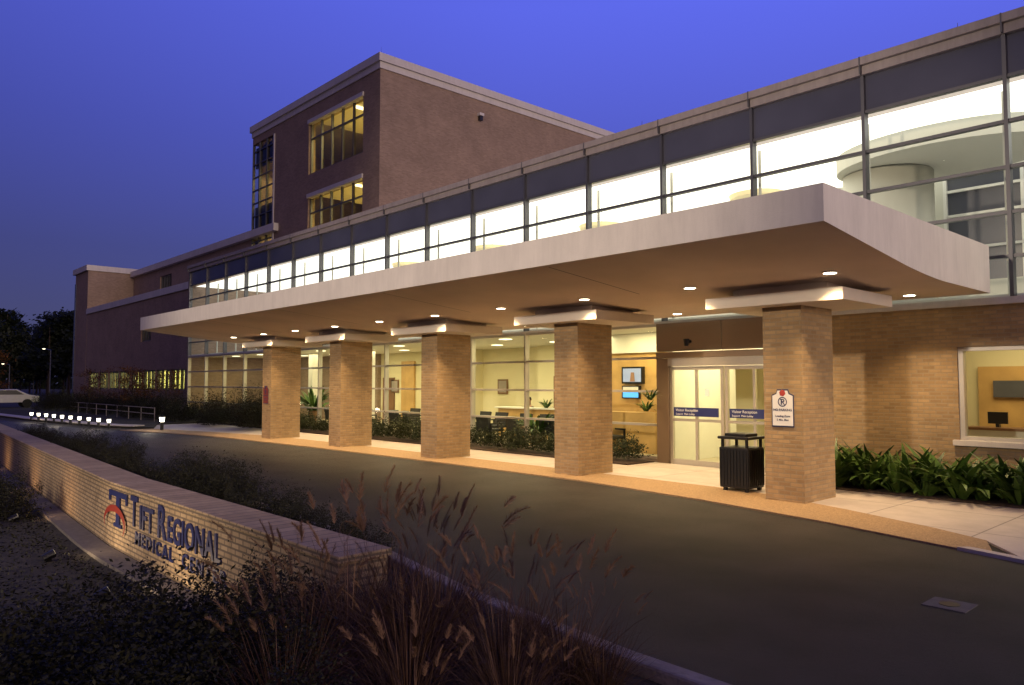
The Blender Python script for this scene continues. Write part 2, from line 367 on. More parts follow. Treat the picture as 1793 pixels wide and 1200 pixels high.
def parksign(cx,label,cols,small=False):
    z0,z1=1.2,1.80; s=thing('parking_sign',label,'sign',(cx,11.395,z0))
    pts=[(-.185,z0),(.185,z0),(.185,z1-.09),(.11,z1-.06),(.09,z1),(-.09,z1),(-.11,z1-.06),(-.185,z1-.09)]
    def pl(pts,ya,yb,nm,mt,sc=1):
        b=MB(); zc=(z0+z1)/2; n=len(pts)
        pp=[(cx+p[0]*sc,zc+(p[1]-zc)*sc) for p in pts]
        b.v=[(p[0],ya,p[1]) for p in pp]+[(p[0],yb,p[1]) for p in pp]
        for k in range(n): b.f.append((k,(k+1)%n,n+(k+1)%n,n+k))
        b.f.append(tuple(range(n))); b.f.append(tuple(range(n,2*n))[::-1]); b.mi=[0]*len(b.f)
        return b.obj(nm,mt,s)
    pl(pts,11.398,11.385,'sign_border',cols[0]); pl(pts,11.384,11.380,'sign_face',cols[1],.93)
    b=MB(); b.cyl((cx,11.379,z1-.06),(cx,11.374,z1-.06),.055,.04,6); b.obj('emblem','red' if not small else 'letter',s)
    b=MB(); n=28
    for k in range(n):
        t0,t1=2*math.pi*k/n,2*math.pi*(k+1)/n
        f=lambda r,t:(cx+r*math.cos(t),11.377,z1-.2+r*math.sin(t))
        b.quad(f(.062,t0),f(.078,t0),f(.078,t1),f(.062,t1))
    b.quad((cx-.052,11.3765,z1-.145),(cx-.042,11.3765,z1-.135),(cx+.052,11.3765,z1-.255),(cx+.042,11.3765,z1-.265))
    b.obj('prohibition_ring','letter',s)
    rx=(R(90),0,0)
    text('P',.13,'lettering','letter',(cx,11.378,z1-.245),rx,s,.001,.002,'CENTER')
    text('NO PARKING',.052,'lettering','letter',(cx,11.378,z1-.345),rx,s,.001,.0012,'CENTER')
    text('Loading Zone',.045,'lettering','letter',(cx,11.378,z1-.44),rx,s,.001,.0008,'CENTER')
    text('5 Min. Max',.045,'lettering','letter',(cx,11.378,z1-.5),rx,s,.001,.0008,'CENTER')
parksign(CX[0],'white no parking sign with red emblem on brick column',('letter','txtw'))
parksign(CX[4]-.05,'small dark red and purple notice sign on brick column',('letter','reddk'),small=True)

lb=thing('litter_bin','black metal litter bin with open sides beside brick column','litter bin',(-7.15,12.05,.03))
b=MB(); b.box(-7.43,-6.87,11.80,12.34,.08,.78); b.obj('bin_body','black',lb,bevel=.02)
for px in (-7.40,-6.93):
    for py in (11.82,12.28): bx('bin_post','black',lb,px,px+.04,py,py+.04,.75,.93)
for px in (-7.38,-6.96):
    for py in (11.84,12.24): bx('bin_foot','black',lb,px,px+.06,py,py+.06,.03,.09)
b=MB(); b.slab([(-7.45,11.78),(-6.85,11.78),(-6.85,12.36),(-7.45,12.36)],.92,.97)
b.slab([(-7.36,11.87),(-6.94,11.87),(-6.94,12.27),(-7.36,12.27)],.965,1.02); b.obj('bin_lid','black',lb,bevel=.015)
for k in range(9): bx('bin_slat','black',lb,-7.41+k*.062,-7.39+k*.062,11.785,11.797,.12,.74)
for k in range(9): bx('bin_slat','black',lb,-6.867,-6.855,11.82+k*.06,11.84+k*.06,.12,.74)

# ---------------------------------------------------------------- lobby building
YF=14.85; MX=[-3.65-2.38*k for k in range(-4,17)]
lob=thing('lobby_building','long two storey glazed lobby building with brick ground floor wall','building',(-18,18,0))
XR=MX[0]; XL=MX[-1]
b=MB()
b.box(-7.4,-4.53,YF,YF+.3,0,3.3); b.box(-1.3,XR,YF,YF+.3,0,3.3); b.box(-4.53,-1.3,YF,YF+.3,0,.80); b.box(-4.53,-1.3,YF,YF+.3,2.53,3.3)
b.obj('brick_wall','brick',lob)
b=MB(); b.box(XL,XR,YF-.05,YF+.3,3.302,3.36); b.box(-7.4,XR,YF-.07,YF+.3,3.24,3.30); b.obj('floor_band','coping2',lob)
b=MB(); b.box(XL-.1,XR,YF-.09,YF+.35,7.865,8.04); b.box(XL-.16,XR,YF-.16,YF+.4,8.042,8.20); b.obj('parapet','coping',lob,bevel=.01)
for x in MX: bx('parapet_joint','frame',lob,x-.012,x+.012,YF-.166,YF-.09,7.87,8.205)
b=MB(); b.box(XL,XR,YF+.35,45,7.75,7.95); b.obj('roof','coping',lob)
rows=[3.36,4.05,4.80,5.58,6.37,7.15]
for i in range(len(MX)-1):
    xa,xb=MX[i+1],MX[i]
    b=MB(); b.box(xa+.03,xb-.03,YF+.02,YF+.06,7.19,7.86); b.obj('spandrel_panel','spandrel',lob)
    b=MB(); b.quad((xa,YF+.05,3.36),(xb,YF+.05,3.36),(xb,YF+.05,7.15),(xa,YF+.05,7.15)); g=b.obj('window','glassup',lob)
    b=MB()
    for z in rows[1:]: b.box(xa+.03,xb-.03,YF-.02,YF+.1,z-.028,z+.028)
    b.box(xa-.03,xa+.03,YF-.06,YF+.12,3.36,7.86)
    b.obj('window_frame','frame',g)
    if xb<-10.5:
        b=MB(); b.quad((xa,YF+.05,.1),(xb,YF+.05,.1),(xb,YF+.05,3.3),(xa,YF+.05,3.3)); g=b.obj('ground_floor_window','glass',lob)
        b=MB()
        for z in (.13,.9,1.7,2.5,3.27): b.box(xa+.03,xb-.03,YF-.02,YF+.1,z-.028,z+.028)
        b.box(xa-.03,xa+.03,YF-.04,YF+.12,0,3.3)
        b.obj('window_frame','framel',g)
bx('plinth','kerb',lob,XL,-10.95,YF-.02,YF+.12,0,.1)
bx('side_wall','brickw',lob,XL-.3,XL,YF,22,0,8.0)
bx('side_wall','brick',lob,XR,XR+.3,YF,22,0,8.0)
bx('lobby_floor','floor',lob,XL,XR,15.2,21,0,.012)
bx('lobby_ceiling','white',lob,XL,XR,15.0,21,3.305,3.42)
b=MB(); b.quad((XL,15.15,7.12),(XR,15.15,7.12),(XR,20.9,7.12),(XL,20.9,7.12)); b.obj('added_glow_ceiling','luxup',lob)  # plain ceiling, its lit brightness added as emission
b=MB(); b.box(XL,-6.3,20.0,20.2,3.42,7.11); b.box(-6.3,XR,20.0,20.2,6.85,7.11); b.box(-6.3,XR,20.0,20.2,3.42,4.3); b.obj('upper_back_wall','creamup',lob)
for k in range(5):
    xa=-6.3+k*1.6
    b=MB(); b.quad((xa,20.1,4.3),(xa+1.6,20.1,4.3),(xa+1.6,20.1,6.85),(xa,20.1,6.85)); g=b.obj('inner_window','spandrel',lob)
    b=MB(); b.box(xa,xa+.07,20.0,20.15,4.3,6.85)
    for z in (5.1,5.9,6.5): b.box(xa+.07,xa+1.6,20.02,20.15,z-.03,z+.03)
    b.obj('window_frame','white',g)
b=MB(); b.cyl((-6.9,18.2,3.42),(-6.9,18.2,6.7),.95,.95,40); b.obj('round_pillar','creamup',lob,smooth=True)
b=MB(); n=44
for k in range(n):
    t0,t1=2*math.pi*k/n,2*math.pi*(k+1)/n
    f=lambda r,t,z:(-5.6+r*1.5*math.cos(t),17.9+r*math.sin(t),z)
    b.quad(f(1.5,t0,6.72),f(1.5,t1,6.72),f(1.5,t1,7.11),f(1.5,t0,7.11)); b.quad(f(1.5,t0,6.72),f(1.5,t1,6.72),f(.01,t1,6.72),f(.01,t0,6.72))
b.obj('oval_soffit','creamup',lob)
for cx in (-9.3,-14.2,-19.0,-23.8):
    pl=thing('added_glow_bowl','shallow glowing cream bowl added for the curved forms in the upper lobby','added glowing bowl',(cx,16.6,6.2),'added glowing bowls in the upper lobby')  # added self-glowing bowls standing in for curved interior arcs, not real lamps
    b=MB(); n=28; RR=.66
    for j in range(5):
        p0=R(90)*j/5; p1=R(90)*(j+1)/5
        for k in range(n):
            t0,t1=2*math.pi*k/n,2*math.pi*(k+1)/n
            f=lambda t,p:(cx+RR*math.cos(p)*math.cos(t),16.6+RR*math.cos(p)*math.sin(t),6.42-RR*.5*math.sin(p))
            b.quad(f(t0,p0),f(t1,p0),f(t1,p1),f(t0,p1))
    b.obj('bowl','bowl',pl,smooth=True)
    b=MB(); b.cyl((cx,16.6,6.1),(cx,16.6,7.11),.008,.008,6); b.obj('suspension_rod','frame',pl)
for x in MX[4:]:
    b=MB(); b.cyl((x-.2,15.5,3.42),(x-.2,15.5,7.11),.035,.035,10); b.obj('inner_post','creamup',lob)
b=MB(); b.box(XL,-24.5,20.2,20.4,.012,3.3); b.box(-24.5,-20.5,20.9,21.1,.012,3.3); b.box(-20.5,-16.2,20.2,20.4,.012,3.3)
b.box(-16.2,-13.2,18.6,18.8,.012,3.3); b.box(-13.4,-13.2,18.8,20.4,.012,3.3); b.box(-7.5,-7.35,15.2,20.9,.012,3.3)
b.box(-13.2,-7.5,20.7,20.9,.012,3.3); b.box(-24.6,-24.5,20.2,21,.012,3.3)
b.box(-7.35,XR,18.6,18.8,.012,3.3)
b.obj('interior_wall','cream',lob)
for x,y in ((-16.6,18.2),(-28.4,17.4),(-22.2,17.4),(-33.2,17.4),(-37.6,17.4)): bx('interior_pillar','white',lob,x,x+.4,y,y+.4,.012,3.3)
bx('wood_partition','wood',lob,-14.5,-12.5,17.2,17.35,.012,2.75)
bx('partition_bulkhead','white',lob,-14.6,-12.4,17.1,17.5,2.752,3.3)
bx('wood_counter','wood',lob,-14.4,-12.3,16.5,16.95,.012,1.1)
for x in (-19.6,-27,-31,-35,-39): bx('interior_door','wooddk',lob,x,x+.95,20.14,20.198,.012,2.15)
for x in (-25.6,-29.4,-33.8,-37.3): bx('wood_panelling','wood',lob,x,x+1.0,20.1,20.197,.012,2.9)
for cx in range(-39,-12,3):
    for cy in (16.3,18.6):
        bx('ceiling_fixture','tube',lob,cx-.15,cx+.15,cy-.15,cy+.15,3.285,3.303)
for cx in (-38.5,-34,-29.5,-25,-20.5,-16):
    light('AREA','lobby_light',(cx,17.2,3.25),(130 if cx<-32 else 190),(1,.83,.45),(cx,17.2,0),shape='RECTANGLE',size=3.5,size_y=2.5)
light('AREA','lobby_light',(-12.6,16.2,3.25),75,(1,.80,.40),(-12.6,16.4,0),shape='RECTANGLE',size=2,size_y=1.0)
light('AREA','vestibule_light',(-9.2,16.6,3.25),160,(1,.82,.45),(-9.2,16.6,0),shape='RECTANGLE',size=2,size_y=2)
light('AREA','office_light',(-3.5,16.8,3.25),100,(1,.78,.42),(-3.5,16.8,0),shape='RECTANGLE',size=3,size_y=2)
b=MB(); b.quad((-4.53,YF+.12,.91),(-1.3,YF+.12,.91),(-1.3,YF+.12,2.53),(-4.53,YF+.12,2.53)); g=b.obj('office_window','glass',lob)
b=MB(); b.box(-4.53,-4.45,YF+.04,YF+.2,.91,2.53); b.box(-4.45,-1.3,YF+.04,YF+.2,2.46,2.53); b.box(-4.45,-1.3,YF+.04,YF+.2,.91,.97); b.box(-2.9,-2.84,YF+.06,YF+.18,.97,2.46); b.obj('window_frame','framel',g)
bx('window_sill','coping2',g,-4.62,-1.2,YF-.08,YF+.25,.802,.905,bevel=.01)
bx('wood_panelling','wood',lob,-5.25,-2.0,18.5,18.58,.012,2.25)
bx('interior_pillar','white',lob,-5.75,-5.45,17.9,18.2,.012,3.3)
bx('office_desk','wooddk',lob,-5.1,-2,16.9,17.5,.98,1.03); bx('desk_front','white',lob,-5.05,-2,16.95,17.0,.012,.978)
bx('notice_board','boardgrey',lob,-4.95,-4.0,18.42,18.49,1.6,1.95)
bx('fire_alarm','red',lob,-5.68,-5.58,17.86,17.898,1.7,1.85)
oc=thing('desk_monitor','dark flat monitor on the office desk','monitor',(-4.5,17.2,1.03))
bx('monitor_screen','black',oc,-4.72,-4.38,17.15,17.2,1.10,1.33); bx('monitor_stand','black',oc,-4.58,-4.52,17.12,17.25,1.032,1.10)
b=MB(); b.box(-10.95,-7.4,YF-.12,YF+.02,2.48,2.62); b.obj('entrance_transom','panel',lob,bevel=.006)
for xa,xb in ((-10.95,-9.2),(-9.18,-7.4)): bx('entrance_panel','panel',lob,xa,xb,YF-.10,YF+.02,2.64,3.30,bevel=.006)
bx('entrance_jamb','panel',lob,-10.95,-10.62,YF-.10,YF+.05,.03,2.47); bx('entrance_jamb','panel',lob,-7.72,-7.4,YF-.10,YF+.05,.03,2.47)
for xa,xb in ((-10.6,-9.18),(-9.14,-7.74)):
    b=MB(); b.quad((xa+.05,YF-.02,.15),(xb-.05,YF-.02,.15),(xb-.05,YF-.02,2.2),(xa+.05,YF-.02,2.2)); d=b.obj('sliding_door','glass',lob)
    b=MB(); b.box(xa,xa+.07,YF-.06,YF+.02,.03,2.28); b.box(xb-.07,xb,YF-.06,YF+.02,.03,2.28); b.box(xa+.07,xb-.07,YF-.06,YF+.02,2.2,2.28); b.box(xa+.07,xb-.07,YF-.06,YF+.02,.03,.15)
    b.box((xa+xb)/2-.03,(xa+xb)/2+.03,YF-.05,YF+.01,.15,2.2); b.box(xa+.07,(xa+xb)/2-.03,YF-.05,YF+.01,1.02,1.08); b.box((xa+xb)/2+.03,xb-.07,YF-.05,YF+.01,1.02,1.08)
    b.obj('door_frame','framel',d)
    bx('door_sign_band','blue',d,xa+.12,xb-.12,YF-.085,YF-.06,1.14,1.34)
    text('Visitor Reception',.085,'lettering','txtw',(xa+.18,YF-.088,1.25),(R(90),0,0),d,.001)
    text('Support  Main Lobby',.06,'lettering','txtw',(xa+.18,YF-.088,1.17),(R(90),0,0),d,.001)
    bx('door_notice','txtw',d,xa+.95,xa+1.07,YF-.07,YF-.062,1.6,1.78)
bx('door_header','framel',lob,-10.62,-7.72,YF-.11,YF+.05,2.29,2.475)
b=MB(); b.box(-10.95,-7.4,17.9,18.0,2.3,3.3); b.box(-9.25,-9.15,17.9,18.0,.012,2.3); b.box(-10.95,-10.8,15.2,18,.012,3.3); b.obj('inner_vestibule','white',lob)
bx('wood_panelling','wood',lob,-9.1,-7.6,20.6,20.69,.012,2.2)
cm=thing('security_camera','small black dome camera above entrance doors','camera',(-10.0,14.72,2.75))
b=MB(); b.cyl((-10,14.75,2.85),(-10,14.60,2.85),.04,.04,10); b.cyl((-10,14.6,2.90),(-10,14.6,2.74),.07,.05,14); b.obj('camera_housing','black',cm)

tv=thing('television','small wall television showing a picture above the counter','television',(-13.53,17.1,1.95))
bx('tv_case','black',tv,-13.9,-13.16,17.08,17.19,1.88,2.36)
b=MB(); b.quad((-13.85,17.075,1.93),(-13.21,17.075,1.93),(-13.21,17.075,2.31),(-13.85,17.075,2.31)); b.obj('tv_screen','screen',tv)
b=MB(); b.quad((-13.6,17.072,1.94),(-13.42,17.072,1.94),(-13.45,17.072,2.2),(-13.56,17.072,2.2)); b.obj('screen_figure','skin',tv)
sc_=thing('information_screen','bright blue information screen on the wood partition','screen',(-13.6,17.1,1.5))
bx('screen_case','black',sc_,-13.93,-13.3,17.12,17.19,1.46,1.82)
b=MB(); b.quad((-13.89,17.115,1.49),(-13.34,17.115,1.49),(-13.34,17.115,1.66),(-13.89,17.115,1.66)); b.obj('screen_panel','screenb',sc_)
b=MB(); b.quad((-13.89,17.115,1.67),(-13.34,17.115,1.67),(-13.34,17.115,1.79),(-13.89,17.115,1.79)); b.obj('screen_header','txtw',sc_)
for px,py in ((-18.0,20.18),(-17.0,20.18),(-23.2,20.88),(-30,20.18)):
    p=thing('framed_picture','small framed picture hanging on cream lobby wall','picture',(px,py,1.5),'framed pictures on the lobby wall')
    bx('picture_frame','wooddk',p,px-.3,px+.3,py-.04,py,1.45,2.05)
    b=MB(); b.quad((px-.24,py-.045,1.51),(px+.24,py-.045,1.51),(px+.24,py-.045,1.99),(px-.24,py-.045,1.99)); b.obj('picture_panel','coping',p)
rd=thing('reception_desk','wooden reception desk with pale top in the lobby','desk',(-18.9,18.4,.012))
bx('desk_front','wood',rd,-20.6,-17.2,18.3,18.5,.012,1.0); bx('desk_top','white',rd,-20.7,-17.1,18.2,18.7,1.002,1.05)

ch=thing('lobby_chair','black upholstered lobby armchair standing on tiled floor','chair',(0,0,0),'black armchairs in the lobby')
b=MB(); b.box(-.27,.27,-.26,.26,.36,.46); b.obj('seat','blackseat',ch,bevel=.03)
b=MB(); b.prism([(.2,.46),(.27,.46),(.36,.86),(.28,.88)],-.27,.27); b.obj('backrest','blackseat',ch)
for s in (-1,1):
    b=MB(); b.box(s*.31-.03,s*.31+.03,-.25,.25,.595,.64); b.box(s*.31-.02,s*.31+.02,-.25,-.21,.0,.6); b.box(s*.31-.02,s*.31+.02,.21,.25,.0,.6); b.obj('armrest','black',ch)
chairs=[(-13.8,15.8,2.8),(-14.7,15.9,3.3),(-15.6,16.0,3.1),(-16.5,16.9,1.5),(-15.0,17.0,.2),(-15.9,17.3,-.1),(-19.2,16.0,3.2),(-20.1,16.1,3.0),(-21.0,16.0,3.3),(-19.6,17.3,.1),(-20.6,17.4,.0),(-22.9,16.2,2.9),(-23.9,16.3,3.2),(-26.2,16.3,3.1),(-27.2,16.3,3.0),(-17.3,17.3,.3),(-18.3,17.2,0),(-22.9,17.6,.1),(-23.9,17.6,-.1),(-28.6,16.2,3.1),(-16.9,15.9,3.0),(-18.2,15.8,3.2),(-13.6,16.2,1.4),(-25.0,17.5,.1)]
for x,y,r in chairs: dup(ch,(x,y,.012),r)
pc=dup(ch,(-19.95,19.1,.012),0); pc['label']='black armchair behind the reception desk'
rmtree(ch)
for x,y in ((-17.4,16.4),(-22,16.6),(-25.2,16.4)):
    t=thing('side_table','small dark round side table in the lobby','table',(x,y,.012),'side tables in the lobby')
    b=MB(); b.cyl((x,y,.5),(x,y,.53),.35,.35,20); b.obj('table_top','wooddk',t)
    b=MB(); b.cyl((x,y,.025),(x,y,.5),.04,.04,10); b.cyl((x,y,.012),(x,y,.03),.22,.22,16); b.obj('table_stem','black',t)

# ---------------------------------------------------------------- tall brick building
tb=thing('brick_building','tall four storey brown brick building with pale coping','building',(-38.5,33,0))
bx0,bx1,by0,by1,bh=-45.9,-31.25,20.0,52,17.35
b=MB()
w1=(-38.5,-32.8)
b.box(bx0+3.15,w1[0],by0,by0+.4,0,bh); b.box(w1[1],bx1,by0,by0+.4,0,bh)
b.box(w1[0],w1[1],by0,by0+.4,16.4,bh); b.box(w1[0],w1[1],by0,by0+.4,12.2,13.5); b.box(w1[0],w1[1],by0,by0+.4,0,9.3)
b.box(bx1-.4,bx1,by0+.4,by1,0,bh); b.box(bx0,bx0+.4,by0+.4,by1,0,bh); b.box(bx0,bx1,by1-.4,by1,0,bh)
b.box(bx0,bx0+3.15,by0,by0+.4,16.9,bh)
b.obj('wall','brickw',tb)
b=MB(); b.box(bx0-.06,bx1+.06,by0-.06,by0+.6,bh,bh+.33); b.box(bx1-.6,bx1+.06,by0+.6,by1,bh,bh+.33); b.box(bx0-.06,bx0+.6,by0+.6,by1,bh,bh+.33)
b.box(bx0-.16,bx1+.16,by0-.16,by0+.7,bh+.332,bh+.72); b.box(bx1-.7,bx1+.16,by0+.7,by1,bh+.332,bh+.72); b.box(bx0-.16,bx0+.7,by0+.7,by1,bh+.332,bh+.72)
b.obj('coping','coping2',tb)
bx('roof','coping',tb,bx0+.4,bx1-.4,by0+.6,by1,bh-.4,bh-.2)
for z0,z1 in ((13.5,16.4),(9.3,12.2)):
    b=MB(); b.quad((w1[0],by0+.2,z0),(w1[1],by0+.2,z0),(w1[1],by0+.2,z1),(w1[0],by0+.2,z1)); g=b.obj('window','glassdark',tb)
    b=MB()
    for k in range(6):
        x=w1[0]+.05+(w1[1]-w1[0]-.1)*k/5; b.box(x-.04,x+.04,by0+.12,by0+.25,z0,z1)
    b.box(w1[0],w1[1],by0+.13,by0+.24,z1-.9,z1-.82); b.box(w1[0],w1[1],by0+.1,by0+.24,z0,z0+.08)
    b.obj('window_frame','frame',g)
    bx('lintel','coping2',g,w1[0]-.05,w1[1]+.05,by0-.08,by0+.2,z1-.02,z1+.2)
    b=MB(); b.box(w1[0],w1[1],by0+4,by0+4.1,z0-1,z1+.4); b.box(w1[0],w1[1],by0+.5,by0+4,z0-1,z0-.9); b.obj('room_wall','cream',g)
    bx('room_ceiling','cream',g,w1[0],w1[1],by0+.5,by0+4,z1+.2,z1+.3)
    bx('room_light','tube',g,-34.9,-34.6,by0+.7,by0+2.4,z1+.12,z1+.18)
    light('AREA','room_light_lamp',(-35.6,by0+2.4,z1),300,(1,.80,.34),(-35.6,by0+2.8,0),shape='RECTANGLE',size=4,size_y=1.5)
b=MB(); b.quad((bx0,by0+.1,0),(bx0+3.0,by0+.1,0),(bx0+3.0,by0+.1,16.9),(bx0,by0+.1,16.9)); g=b.obj('corner_glazing','glassdark',tb)
b=MB()
for x in (bx0+.04,bx0+1.0,bx0+2.0,bx0+2.96): b.box(x-.04,x+.04,by0,by0+.15,0,16.9)
for z in range(1,21): b.box(bx0,bx0+3,by0+.02,by0+.13,z*.82-.03,z*.82+.03)
b.obj('window_frame','frame',g)
bx('edge_trim','coping2',g,bx0+3.0,bx0+3.15,by0-.05,by0+.3,0,16.9)
for z in (4.2,8.3,12.4,16.2): bx('spandrel_panel','spandrel',g,bx0+.05,bx0+2.95,by0+.2,by0+.3,z-.8,z+.5)
bx('room_wall','cream',g,bx0+.4,bx0+3.1,by0+2.6,by0+2.7,0,16.9)
for z in (11.2,15.0): light('AREA','room_light_lamp',(bx0+1.6,by0+1.4,z),50,(1,.80,.38),(bx0+1.6,by0+1.5,0),size=1.5)
fx=thing('wall_fixture','small pale fixture mounted high on brick wall','wall fixture',(bx1,26.3,16.5))
bx('fixture_plate','coping2',fx,bx1,bx1+.25,26.2,26.5,16.45,16.6)
bx('fixture_head','black',fx,bx1+.05,bx1+.2,26.25,26.45,16.2,16.45)
for (x,y,z,h) in ((bx1-.1,by0+.1,18.07,.4),(-4.4,15.0,8.2,.2),(-11.5,15.0,8.2,.22)):
    t=thing('lightning_rod','thin metal lightning rod on the roof edge','lightning rod',(x,y,z),'lightning rods on the roof edges')
    b=MB(); b.cyl((x,y,z),(x,y,z+.04),.03,.02,8); b.obj('rod_base','frame',t)
    b=MB(); b.cyl((x,y,z+.035),(x,y,z+h),.008,.004,6); b.obj('rod','frame',t)

# ---------------------------------------------------------------- brick wing + far block
wg=thing('brick_wing','long three storey brown brick wing with pale coping','building',(-57,22,0))
wy=16.5; wx0,wx1=-69.5,XL-.3
b=MB()
sw=(-68.5,XL-2.5)
b.box(wx0,wx1,wy,wy+.4,0,1.45); b.box(wx0,wx1,wy,wy+.4,2.75,4.7); b.box(wx0,wx1,wy,wy+.4,5.7,7.55)
b.box(wx0,sw[0],wy,wy+.4,1.45,2.75); b.box(sw[1],wx1,wy,wy+.4,1.45,2.75)
ups=[(-55.5,-53.4),(-48.2,-46.4)]
px=wx0
for a_,c_ in ups: b.box(px,a_,wy,wy+.4,4.7,5.7); px=c_
b.box(px,wx1,wy,wy+.4,4.7,5.7)
b.obj('wall','brickw',wg)
b=MB(); b.box(wx0,wx1,wy-.1,wy+.6,7.55,7.98); b.box(wx0,XL+0.0-.4,19.7,20.5,10.9,11.35); b.box(wx0,bx0,20.0,20.6,11.352,11.4); b.obj('coping','coping2',wg)
b=MB(); b.box(wx0,wx1,wy+.6,20.2,7.6,7.75); b.box(wx0,bx0,20.3,40,10.8,10.9); b.obj('roof','coping',wg)
t3=[(-62.8,-60.2),(-56.2,-54.6),(-50,-47)]
b=MB(); px=wx0
for a_,c_ in t3: b.box(px,a_,20.0,20.3,8.6,10.3); px=c_
b.box(px,bx0,20,20.3,8.6,10.3); b.box(wx0,bx0,20,20.3,10.3,10.9); b.box(wx0,bx0,20,20.3,7.75,8.6)
b.obj('upper_wall','brickw',wg)
def win(parent,xa,xb,y,z0,z1,n,mat='glassdark',fr='frame'):
    b=MB(); b.quad((xa,y+.2,z0),(xb,y+.2,z0),(xb,y+.2,z1),(xa,y+.2,z1)); g=b.obj('window',mat,parent)
    b=MB()
    for k in range(n+1):
        x=xa+.05+(xb-xa-.1)*k/n; b.box(x-.05,x+.05,y+.1,y+.25,z0,z1)
    b.box(xa,xb,y+.11,y+.24,z0,z0+.08); b.box(xa,xb,y+.11,y+.24,z1-.08,z1); b.obj('window_frame',fr,g)
    bx('room_wall','cream',g,xa,xb,y+3,y+3.1,z0-1,z1+.5); return g
for a_,c_ in ups: win(wg,a_,c_,wy,4.7,5.7,3)
for a_,c_ in t3: win(wg,a_,c_,20.0,8.6,10.3,4)
n=9; L=(sw[1]-sw[0])/n
for k in range(n):
    win(wg,sw[0]+k*L+.12,sw[0]+(k+1)*L-.12,wy,1.45,2.75,3,'glass')
for k in range(n+1): bx('window_pier','brickw',wg,sw[0]+k*L-.12,sw[0]+k*L+.12,wy+.02,wy+.3,1.45,2.75)
for k,e in ((0,300),(1,120),(3,150),(4,100),(6,110),(8,60)):
    cx=sw[0]+(k+.5)*L; light('AREA','room_light_lamp',(cx,wy+1.6,3.2),e,(.95,.9,.28),(cx,wy+1.9,0),shape='RECTANGLE',size=2,size_y=.8)
ft=thing('far_brick_block','brown brick block with pale coping and glazed corner','building',(-72,20,0))
bx('wall','brickw',ft,-73.6,-69.6,wy,24,0,11.2)
bx('coping','coping2',ft,-74.0,-69.5,wy-.15,24,11.2,11.65)
bx('corner_glazing','spandrel',ft,-74.0,-73.62,wy+.1,20,0,10.6)
bx('glazed_strip','spandrel',ft,-73.62,-73.2,wy-.05,wy-.005,0,10.4)

# ---------------------------------------------------------------- sign wall
sw_=thing('brick_sign_wall','low tan brick sign wall with blue lettering and logo','sign wall',(-12,3.75,-.7))
pts=[(x,3.5+woff(x)) for x in (-6.05,-9,-13,-18,-23,-28,-33,-36)]
b=MB()
b.slab(pts+[(x,y+.5) for x,y in pts[::-1]],-.75,.30); b.obj('wall','signbrick',sw_)
b=MB(); P2=[(-6.02,3.47)]+[(x,y-.03) for x,y in pts[1:]]
b.slab(P2+[(x,y+.56) for x,y in P2[::-1]],.302,.37); b.obj('wall_cap','signbrick',sw_,bevel=.008)
YS=3.49
rx=(R(90),0,0)
def tw(body,size,x0,x1,z,sz_bold,ext=.012,space=1):
    o=text(body,size,'lettering','letter',(x0,YS,z),rx,sw_,ext,sz_bold,space=space)
    xs_=[v.co.x for v in o.data.vertices]; wd=max(xs_)-min(xs_)
    o.scale=((x1-x0)/wd,1,1); return o
zb=-.15
tw('T',.60,-11.98,-11.66,zb,.012); tw('IFT',.46,-11.58,-11.0,zb,.009)
tw('R',.60,-10.82,-10.50,zb,.012); tw('EGIONAL',.46,-10.43,-8.68,zb,.008,space=1.04)
tw('MEDICAL  CENTER',.25,-11.75,-8.5,-.395,.005,space=1.35)
def fl(x0,x1,z0,z1): b.box(x0,x1,YS-.015,YS+.008,z0,z1)
b=MB(); dz=.04
fl(-13.05,-12.15,.13+dz,.21+dz); fl(-12.67,-12.50,-.27+dz,.131+dz); fl(-12.78,-12.39,-.32+dz,-.269+dz); fl(-13.05,-12.99,.05+dz,.131+dz); fl(-12.21,-12.15,.05+dz,.131+dz)
b.obj('logo_letter','letter',sw_)
b=MB(); n=24
for k in range(n):
    t0=R(200)-R(235)*k/n; t1=R(200)-R(235)*(k+1)/n
    wdt=lambda kk:.06*math.sin(math.pi*min(1,max(0.0,kk/n)))+.006
    f=lambda t,o:(-12.72+(.52+o)*math.cos(t),YS-.022,-.24+(.23+o*.8)*math.sin(t))
    b.quad(f(t0,-wdt(k)),f(t0,wdt(k)),f(t1,wdt(k+1)),f(t1,-wdt(k+1)))
b.obj('logo_swoosh','reddk',sw_)
b=strip([(x,3.30+woff(x)) for x in (-7,-9,-13,-18,-24,-30,-36)],.34,-.75,-.61); b.obj('mowing_strip','cover',kind='structure')
for x in (-9.9,-12.6,-16.5,-21,-26.5):
    y=2.6+woff(x)
    u=thing('ground_floodlight','small black ground floodlight aimed at the sign wall','floodlight',(x,y,-.66),'floodlights along the sign wall')
    b=MB(); b.cyl((x,y,-.72),(x,y,-.58),.03,.03,8); b.cyl((x,y-.08,-.60),(x,y+.06,-.54),.05,.06,14); b.obj('floodlight_body','black',u)
    b=MB(); b.cyl((x,y+.0605,-.5397),(x,y+.0625,-.539),.05,.05,14); b.obj('lens','bowl',u)
    light('SPOT','floodlight_lamp',(x,y+.1,-.46),28 if x>-14 else 20,(1,.72,.42) if x>-14 else (1,.56,.25),(x,3.5+woff(x),-.05),spot_size=R(150),spot_blend=.9,shadow_soft_size=.06)

